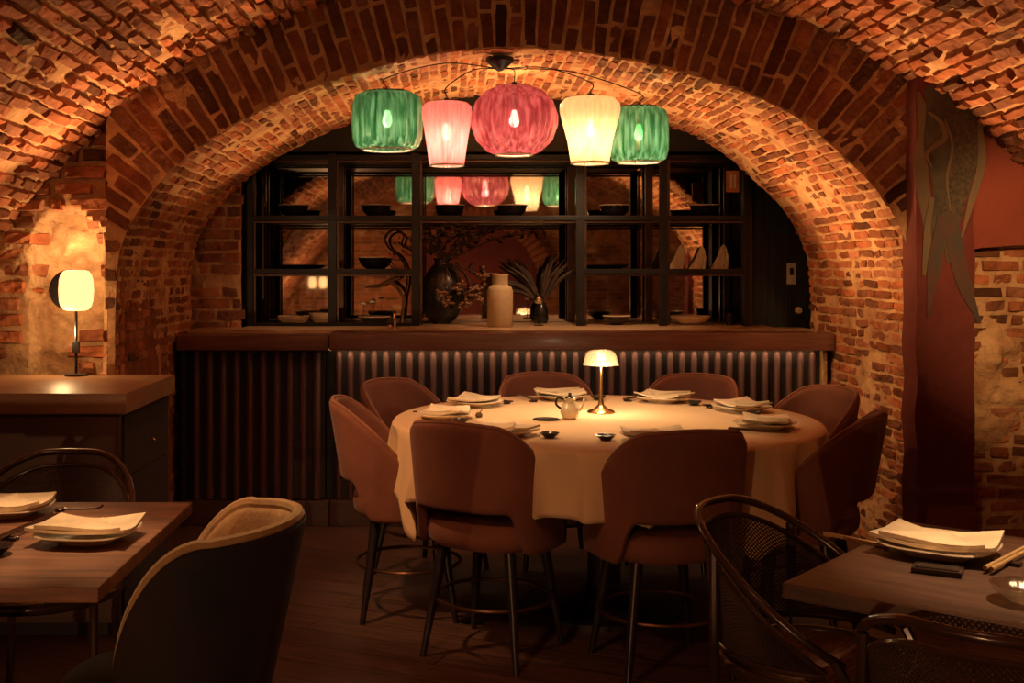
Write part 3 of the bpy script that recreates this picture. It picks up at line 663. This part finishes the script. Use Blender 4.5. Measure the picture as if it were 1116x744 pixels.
for i,(a,r,lb,tw) in enumerate(seats):
    w=names[i]; aa=R(a); rad=Vector((math.cos(aa),math.sin(aa),0)); tan=Vector((-rad.y,rad.x,0))
    pr=.66; p=TC+rad*pr; p.z=TZ
    sz=aa+PI/2
    put(plate0,p,sz,'square cream plate on the round table before the '+w,'plate','square plates on the round table')
    pn=p+Vector((0,0,.008)); put(nap0[i%3],pn,sz+R(rnd.uniform(-25,25)),'folded cream napkin on the plate before the '+w,'napkin','folded napkins on the round table')
    sd=1 if i in(0,1,7,5) else -1
    d=p+tan*sd*.165-rad*.05; put(dish0,d,0,'small black sauce dish beside the plate of the '+w,'dish','black sauce dishes on the round table')
    c=p-tan*sd*.15-rad*.10+Vector((0,0,.013)); e=R(8)
    cr=aa+rnd.uniform(-.12,.12)
    cdir=Vector((math.cos(cr),math.sin(cr),0))
    put(rest0,c+cdir*.03+Vector((0,0,-.013)),cr+PI/2,'tiny black chopstick rest by the place of the '+w,'chopstick rest','chopstick rests on the round table')
    for k in (0,1):
        put(chop0,c+Vector((-cdir.y,cdir.x,0))*(k*.014-.007)-Vector((0,0,.0)),cr,'dark chopstick of the pair before the '+w,'chopstick','chopsticks before the '+w)
# central lamp
lp=Vector(((655-490)*4.92/1250,4.92,TH+.002)); 
o=thing('table_lamp','cordless table lamp with glowing domed glass shade on round table','lamp',tuple(lp))
G().lathe([(.058,0),(.06,.004),(.056,.009),(.03,.018),(.013,.035),(.008,.06),(.0075,.2),(.009,.215),(.016,.222)],32).build('stand',MBRASS,o)
G().lathe([(.078,.205),(.074,.215),(.066,.245),(.055,.262),(.035,.27),(.033,.268),(.052,.258),(.063,.242),(.071,.214),(.075,.205)],40,cap=False).build('shade',GCLR,o)
G().lathe([(.001,.226),(.018,.226),(.022,.238),(.016,.250),(.001,.252)],24).build('bulb',ETAB,o)
ld=bpy.data.lights.new('table_lamp_light','POINT'); ld.energy=5; ld.color=(1,.74,.42); ld.shadow_soft_size=.03; lo=bpy.data.objects.new('table_lamp_light',ld); C.objects.link(lo); lo.parent=o; lo.location=(0,-.052,.2)
# glazed pitcher with leaf
tp=Vector(((621-490)*4.72/1250,4.72,TH+.002))
o=thing('pitcher','small glossy cream pitcher with spout and handle left of table lamp','pitcher',tuple(tp))
G().lathe([(.024,0),(.034,.01),(.04,.03),(.036,.05),(.024,.066),(.022,.078),(.028,.086),(.024,.084),(.018,.07)],28).build('body',MVASE,o)
G().tube(catmull([(-.034,0,.04),(-.056,0,.06),(-.05,0,.085),(-.024,0,.08)],5),.005,8).build('handle',MBLK,o)
G().tube(catmull([(.034,0,.035),(.052,0,.055),(.058,0,.085)],5),[.010]*4+[.007]*4+[.004]*3,8).build('spout',MVASE,o)
G().lathe([(.022,.084),(.016,.092),(.006,.096),(.008,.104),(.001,.108)],18).build('lid',MBLK,o)
g=G(); g.lathe([(.05,0),(.056,.003),(.052,.005),(.001,.004)],28); tag(g.build('saucer',MBLK,loc=tuple(tp+Vector((-.10,-.03,0)))),'thin dark saucer left of the cream pitcher','saucer')
# small dark cluster (berries) left of table
o=tag(G().lathe([(.001,0),(.012,.003),(.016,.012),(.01,.022),(.001,.024)],14).tube([(0,0,.02),(.015,.01,.035)],.002,5).build('dried_pod',MTWIG,loc=(px(522,0,4.75).x,4.75,TH+.002)),'small dark dried pod on cloth near the leftmost place','pod')
# ------------------------------------------------------------------ left table
LT=thing('dining_table','rectangular walnut dining table at lower left','table',(-1.30,2.762,0))
G().box(-.68,.585,-.427,.428,.718,.75,.005).build('tabletop',MTAB,LT,smooth=False)
G().box(-.06,.06,-.06,.06,.03,.72,.005).box(-.3,.3,-.04,.04,.69,.719,.003).build('pedestal',MLEG,LT,smooth=False)
G().box(-.32,.32,-.26,.26,0,.03,.006).build('base',MLEG,LT,smooth=False)
def place_on(zt,x,y,w,rz,what,mat_np=0,sc=1,np=True,grp='plates'):
    q=px(x,y,(1.4-zt)*1250/(y-292)); q.z=zt+.0005
    p=put(plate0,q,rz,'cream stoneware plate '+what,'plate',None); p.scale=(sc,sc,sc)
    if np: n=put(nap0[mat_np],q+Vector((0,0,.008*sc)),rz,'folded cream napkin on the plate '+what,'napkin',None); n.scale=(sc,sc,sc)
    return q
qa=place_on(.75,97,588,1,R(-6),'at the right end of the left table',0,1.0)
qb=place_on(.75,8,560,1,R(4),'cut off by the left picture edge',1,1.0)
# knife / chopsticks on left table
def sticks(p0,p1,zt,m,labels,gap=.013,rest=None,restlabel='',grp='chopsticks'):
    a=px(*p0,(1.4-zt)*1250/(p0[1]-292)); b=px(*p1,(1.4-zt)*1250/(p1[1]-292)); a.z=b.z=zt; d=(b-a); L=d.length; rz=math.atan2(d.y,d.x); n=Vector((-d.y,d.x,0)).normalized()
    for k,lb in enumerate(labels):
        g=G().tube([(0,0,0),(L*.5,0,0),(L,0,0)],[.0045,.0042,.003],8); g.tube([(0,0,0),(L*.14,0,0)],.0052,8)
        ob=g.build('chopstick',m,loc=tuple(a+n*gap*(k-.5)+Vector((0,0,.013))),rot=rz); tag(ob,lb,'chopstick',grp)
    if rest is not None:
        g=G().box(-.012,.012,-.03,.03,0,.0085,.003); ob=g.build('chopstick_rest',rest,loc=tuple(a+d*.3+Vector((0,0,.0003))),rot=rz); tag(ob,restlabel,'chopstick rest')
sticks((-20,600),(60,565),.75,MCHOP,['dark chopstick left of the plate on the left table']*2,rest=MBLK,restlabel='black chopstick rest on the left table',grp='dark chopsticks on the left table')
sticks((-30,566),(18,564),.75,MCHOPW,['pale chopstick between the two plates on the left table'],rest=MVASE,restlabel='white chopstick rest between the plates of the left table',grp='pale chopstick')
q=px(90,557,.65*1250/265); tag(G().tube(catmull([(-.05,0,.006),(0,0,.006),(.04,.0,.008),(.055,.0,.016)],4),.003,6).lathe([(.001,0),(.012,.001),(.016,.006),(.012,.009),(.001,.006)],14,c=(-.06,0,0)).build('spoon',MCHOP,loc=(q.x,q.y,.7505)),'small dark spoon behind the plate of the left table','spoon')
q=px(154,574,.65*1250/282)
q=px(-8,604,.65*1250/312); tag(dish_geo(.045).build('sauce_dish',MBLK,loc=(q.x,q.y,.7505)),'small black dish at left edge of the left table','dish')
# ------------------------------------------------------------------ right table
e1=Vector((.755,-.656,0)); ang=math.atan2(e1.y,e1.x)
RT=thing('dining_table','smoked oak dining table set at an angle at lower right','table',(.686,2.37,0),ang)
G().box(0,.95,0,.76,.718,.75,.006).build('tabletop',MTABD,RT,smooth=False)
G().box(.43,.53,.33,.43,.03,.72,.005).box(.2,.76,.35,.41,.69,.719,.003).build('pedestal',MLEG,RT,smooth=False)
G().box(.2,.76,.12,.64,0,.03,.006).build('base',MLEG,RT,smooth=False)
qr=place_on(.75,1024,603,1,R(-38),'at the centre of the angled right table',2,1.08)
q=px(1022,624,.65*1250/332); tag(G().box(-.05,.05,-.03,.03,0,.012,.004).box(-.042,.042,-.022,.022,.011,.014,.001).build('sauce_tray',MBLK,loc=(q.x,q.y,.7505),rot=R(-30)),'small black tray in front of the plate on the right table','tray')
sticks((1077,626),(1140,592),.75,MCHOPW,['pale chopstick at the right edge beside the right table plate']*2,rest=MBLK,restlabel='dark rest under the pale chopsticks of the right table',grp='pale chopsticks on the right table')
q=px(1118,655,.65*1250/363); o=tag(G().lathe([(.03,0),(.034,.004),(.058,.02),(.066,.032),(.063,.032),(.05,.018),(.001,.008)],36).build('glass_dish',GCLR,loc=(q.x,q.y,.7505)),'clear glass dish cut off at the right picture edge','dish')
q=px(962,596,.65*1250/304); tag(G().box(-.075,.075,-.006,.006,0,.008,.002).lathe([(.001,0),(.014,0),(.015,.005),(.001,.007)],14,c=(-.078,0,0)).build('spoon',MCHOPW,loc=(q.x-.04,q.y+.05,.7505),rot=R(-52)),'wooden spoon behind the plate of the right table','spoon')
# ------------------------------------------------------------------ cane armchairs
def cane_chair(label,loc,rz,H=.775):
    o=thing('cane_armchair',label,'chair',loc,rz,'dark bentwood cane armchairs')
    A=R(128)
    def zt(s): s=abs(s); t=min(1,max(0,(s-.12)/.88)); return H-(H-.50)*(t**1.6*.55+.45*(t*t*(3-2*t)))
    def pt(s,z,off=0):
        th=s*A; k=(z-.45)/.33; rx=.245+.025*k+off; ry=.235+.055*max(0,k)+off
        return Vector((math.sin(th)*rx,-math.cos(th)*ry,z))
    n=56
    G().tube([pt(-1+2*i/n,zt(-1+2*i/n)) for i in range(n+1)],.0105,10).build('top_rail',MBENT,o)
    G().tube([pt((-1+2*i/n)*.93,zt((-1+2*i/n)*.93)-.042,-.006) for i in range(n+1)],.007,8).build('inner_rail',MBENT,o)
    G().tube([pt((-1+2*i/n)*.93,.475,-.004) for i in range(n+1)],.008,8).build('lower_rail',MBENT,o)
    # cane lattice
    g=G(); nu,nv=92,22; V=[];F=[]
    for i in range(nu+1):
        s=(-1+2*i/nu)*.90
        for j in range(nv+1): t=j/nv; top=zt(s)-.045; z=.478+(max(top,.485)-.478)*t; V.append(pt(s,z,-.005))
    for i in range(nu):
        for j in range(nv): F.append((i*(nv+1)+j,(i+1)*(nv+1)+j,(i+1)*(nv+1)+j+1,i*(nv+1)+j+1))
    bm=bmesh.new(); vs=[bm.verts.new(v) for v in V]; [bm.faces.new([vs[a] for a in f]) for f in F]
    bmesh.ops.poke(bm,faces=bm.faces[:]); bmesh.ops.join_triangles(bm,faces=bm.faces[:],cmp_seam=False,cmp_sharp=False,cmp_uvs=False,cmp_vcols=False,cmp_materials=False,angle_face_threshold=3,angle_shape_threshold=3)
    bm.verts.index_update(); g.add([v.co.copy() for v in bm.verts],[[v.index for v in f.verts] for f in bm.faces]); bm.free()
    c=g.build('cane_panel',MCANE,o,smooth=False,fix=False); w=c.modifiers.new('w','WIREFRAME'); w.thickness=.0052; w.use_even_offset=False; w.use_boundary=True
    G().tube([(.222*math.cos(a),.222*math.sin(a)+.0,.435) for a in [2*PI*k/48 for k in range(48)]],.019,10,closed=True).build('seat_frame',MBENT,o)
    G().lathe([(.21,.430),(.21,.444),(.19,.449),(.1,.445),(.01,.443)],48).build('seat',MWEAVE,o)
    for sx in(-1,1):
        f=pt(sx*.96,zt(.96)); G().tube(catmull([f,(f.x*.98,f.y+.03,.45),(sx*.20,.14,.40),(sx*.215,.2,0)],6),.0135,8).build('leg',MBENT,o)
        b=pt(sx*.42,zt(.42)-.01); G().tube(catmull([b,(b.x,b.y-.0,.5),(sx*.165,-.19,.3),(sx*.20,-.25,0)],6),.0125,8).build('leg',MBENT,o)
    return o
cane_chair('dark bentwood cane armchair facing the camera behind the left table',(-1.23,3.46,0),PI,.80)
f=math.atan2(e1.y,e1.x)-PI/2
cane_chair('dark cane armchair with sweeping hoop left of the angled right table',(.905,2.83,0),f,.785)
cane_chair('dark cane armchair at the lower right corner with its back to the camera',(1.05,2.15,0),f+PI/2,.785)
# ------------------------------------------------------------------ tub chair
o=thing('tub_chair','dark velvet tub chair with tan lining at the lower left','chair',(-.60,2.62,0),R(86))
A=R(118)
def tzt(s):
    s=abs(s); t=min(1,max(0,(s-.55)/.45)); return .832-.012*(s/.5)**2*(s<.55)-.012*(s>=.55)-.27*t*t
def tpt(s,v,off,zb=.40):
    th=s*A; z=zb+(tzt(s)-zb)*v; k=(z-.4)/.42; n=2.15; ca,sa=math.sin(th),math.cos(th); d=(abs(ca)**n+abs(sa)**n)**(-1/n)
    return (ca*d*(.195+.05*k+off),-sa*d*(.165+.09*k+off),z)
G().shell(lambda u,v:tpt(u*2-1,v,.016),lambda u,v:tpt(u*2-1,v,.0),60,14).build('backrest',MTUBO,o,sub=1)
G().shell(lambda u,v:tpt(u*2-1,v*.99,-.002),lambda u,v:tpt(u*2-1,v*.99,-.026,.44),60,12).build('lining',MTUBI,o,sub=1)
G().tube([Vector(tpt(-1+2*i/70,1,-.006))+Vector((0,0,.002)) for i in range(71)],.014,8).build('piping',MTUBI,o)
G().lathe([(.18,.38),(.20,.39),(.208,.42),(.208,.45),(.198,.475),(.15,.485),(.02,.487)],44,ex=2.4,c=(0,.055,0),sy=1.1).build('seat',MTUBO,o)
for sx in(-1,1):
    for sy in(-1,1): G().tube([(sx*.14,sy*.14+.03,.39),(sx*.19,sy*.19+.03,0)],[.018,.011],10).build('leg',MLEG,o)
# ------------------------------------------------------------------ sideboard and lamp
SBX=-1.213; o=thing('sideboard','brown wooden sideboard against the brick wall at far left','sideboard',(-1.9,4.69,0))
G().box(-.75,.687,-.39,.38,.852,.93,.006).build('top',MSIDE,o,smooth=False)
G().box(-.75,.655,-.36,.37,.06,.852,.004).build('body',MSIDEB,o,smooth=False)
G().box(-.70,.60,-.32,.33,0,.06,.002).build('plinth',MLEG,o,smooth=False)
dr=G().box(-.2,.645,-.375,-.36,.60,.84,.003).build('drawer',MSIDEB,o,smooth=False)
dd=G().box(-.2,.645,-.375,-.36,.08,.59,.003).build('door',MSIDEB,o,smooth=False)
sd=G().box(.655,.664,-.33,.35,.60,.84,.003).build('drawer',MTUBO,o,smooth=False)
s2=G().box(.655,.664,-.33,.35,.08,.59,.003).build('door',MTUBO,o,smooth=False)
G().tube([(.664,.0,.70),(.684,.0,.70)],.004,8).lathe([(.001,-.009),(.010,0),(.001,.009)],12,c=(.689,.0,.70)).build('knob',MBRASS,sd)
lx=px(83,0,5.0).x
o=thing('sideboard_lamp','glowing opal lantern lamp on a thin black stem on sideboard','lamp',(lx,5.0,.931))
G().lathe([(.05,0),(.05,.008),(.012,.012)],24).tube([(0,0,.008),(0,0,.30)],.0065,8).box(-.014,.014,-.012,.012,.10,.15,.003).build('stand',MLEG,o)
sz=.372
G().lathe([(.036,sz-.088),(.052,sz-.084),(.064,sz-.07),(.071,sz-.045),(.074,sz),(.071,sz+.045),(.064,sz+.07),(.052,sz+.084),(.036,sz+.088)],36,rib=.02,ribn=36).build('shade',ESHADE,o)
m=G().lathe([(.085,-.006),(.09,0),(.085,.006)],36).build('back_plate',MLEG,o,loc=(-.05,.06,sz)); m.rotation_euler=(R(90),0,0)
# three similar lamps on the rear side table, seen only in the mirror
for k,(x,lb) in enumerate(((-2.06,'left'),(-1.90,'middle'),(-1.74,'right'))):
    o=thing('lantern_lamp','glowing lantern lamp reflected in mirror behind first shelf bay, %s of three'%lb,'lamp',(x,-2.3,0),0,'reflected lantern lamps')
    G().lathe([(.09,0),(.09,.01),(.01,.02)],20).tube([(0,0,.01),(0,0,1.12)],.008,8).build('stand',MLEG,o)
    G().lathe([(.04,1.1),(.055,1.12),(.06,1.18),(.055,1.25),(.04,1.27)],24).build('shade',ESHADE,o)
# ------------------------------------------------------------------ lights
def light(kind,name,loc,target,energy,col=(1,.56,.26),size=.1,angle=60,blend=.6,sy=None):
    ld=bpy.data.lights.new(name,kind); ld.energy=energy; ld.color=col
    if kind=='SPOT': ld.spot_size=R(angle); ld.spot_blend=blend; ld.shadow_soft_size=size
    elif kind=='AREA': ld.size=size; ld.shape='RECTANGLE'; ld.size_y=sy or size
    else: ld.shadow_soft_size=size
    o=bpy.data.objects.new(name,ld); C.objects.link(o); o.location=loc
    if target is not None: o.rotation_euler=(Vector(target)-Vector(loc)).to_track_quat('-Z','Y').to_euler()
    return o
light('AREA','bar_strip',(.69,6.253,.9515),(.69,6.256,.5),1.9,size=2.6,sy=.008)
W=(1,.50,.20)
light('SPOT','table_spot',(.25,4.5,2.65),(.6,4.75,.8),110,(1,.62,.3),.03,48,.7)
light('SPOT','table_spot_side',(-1.1,3.6,2.15),(-.1,4.6,.55),110,(1,.50,.22),.05,40,.8)
light('SPOT','front_wash',(-.75,1.7,2.35),(-.3,4.3,.3),68,(1,.42,.2),.1,50,.9)
light('SPOT','left_table_spot',(-1.0,3.1,2.2),(-1.12,2.72,.75),95,(1,.56,.26),.03,36,.8)
light('SPOT','right_table_spot',(1.45,2.55,2.3),(1.24,2.44,.75),150,(1,.60,.30),.03,32,.8)
light('SPOT','tub_chair_spot',(-.9,3.1,2.3),(-.5,2.65,.7),60,(1,.6,.28),.03,30,.7)
light('SPOT','vault_left',(-1.3,5.0,1.45),(-1.4,4.1,2.55),62,W,.05,110,.7)
light('SPOT','vault_left_low',(-.5,5.0,1.6),(-2.1,4.4,1.9),16,W,.05,50,.8)
light('SPOT','vault_right',(1.85,4.95,1.35),(1.95,4.0,2.5),70,W,.05,110,.7)
light('SPOT','right_wall_wash',(2.0,3.5,1.9),(2.55,5.1,1.35),82,(1,.55,.22),.04,48,.8)
light('SPOT','jamb_wash',(.75,5.15,1.9),(2.08,5.7,1.15),55,(1,.52,.2),.03,70,.9)  # unseen spot without a fixture, added to brighten the right jamb
light('SPOT','soffit_left',(-.9,6.0,1.15),(-.6,5.7,2.2),30,W,.03,120,.9)  # unseen uplights, left, right and centre, added to brighten the arch underside
light('SPOT','soffit_right',(1.2,6.0,1.15),(1.6,5.6,2.1),70,W,.03,130,.9)
light('SPOT','soffit_centre',(.3,6.35,1.5),(.3,5.7,2.38),65,W,.03,140,.9)
light('POINT','soffit_fill',(.3,5.75,2.27),None,3,W,.02)  # added fill with no lamp of its own, lifts the arch underside
light('POINT','shelf_top_glow',(.3,6.6,2.3),None,1.6,W,.02)  # unseen point light added to lift the olive wall over the shelves
light('POINT','lantern',(lx-.05,4.97,1.12),None,3,(1,.6,.26),.02)
light('POINT','niche_glow',(lx-.1,5.2,1.5),None,3,(1,.6,.26),.02)
light('SPOT','counter_spot',(.75,6.2,2.25),(.7,6.95,1.05),45,(1,.6,.3),.02,75,.8)  # unseen spots, this and the side one, added to brighten the back counter
light('SPOT','counter_spot_side',(-.75,6.2,2.1),(-.85,6.95,1.05),14,(1,.6,.3),.02,60,.8)
light('POINT','room_fill',(.4,1.6,2.35),None,3.5,(1,.5,.24),.02)
light('SPOT','rear_arch_light',(.4,-1.6,.6),(.4,-3.3,1.9),40,(1,.5,.22),.02,120,.9)  # unseen rear lights added so the mirror shows a lit room
light('POINT','rear_vault_light',(-1.6,-1.0,.5),None,90,(1,.5,.22),.02)
# ------------------------------------------------------------------ world, camera
w=bpy.data.worlds.new('w'); SC.world=w; w.use_nodes=True; w.node_tree.nodes['Background'].inputs['Color'].default_value=(.25,.3,.5,1); w.node_tree.nodes['Background'].inputs['Strength'].default_value=.01
cd=bpy.data.cameras.new('cam'); cam=bpy.data.objects.new('cam',cd); C.objects.link(cam); SC.camera=cam
cam.location=(0,0,1.4); cam.rotation_euler=(R(90),0,0); cd.sensor_width=36; cd.lens=1250/1116*36; cd.shift_x=68/1116; cd.shift_y=-80/1116; cd.clip_start=.05
SC.view_settings.view_transform='Standard'; SC.view_settings.look='None'; SC.view_settings.gamma=1; SC.view_settings.exposure=0; SC.view_settings.use_curve_mapping=False
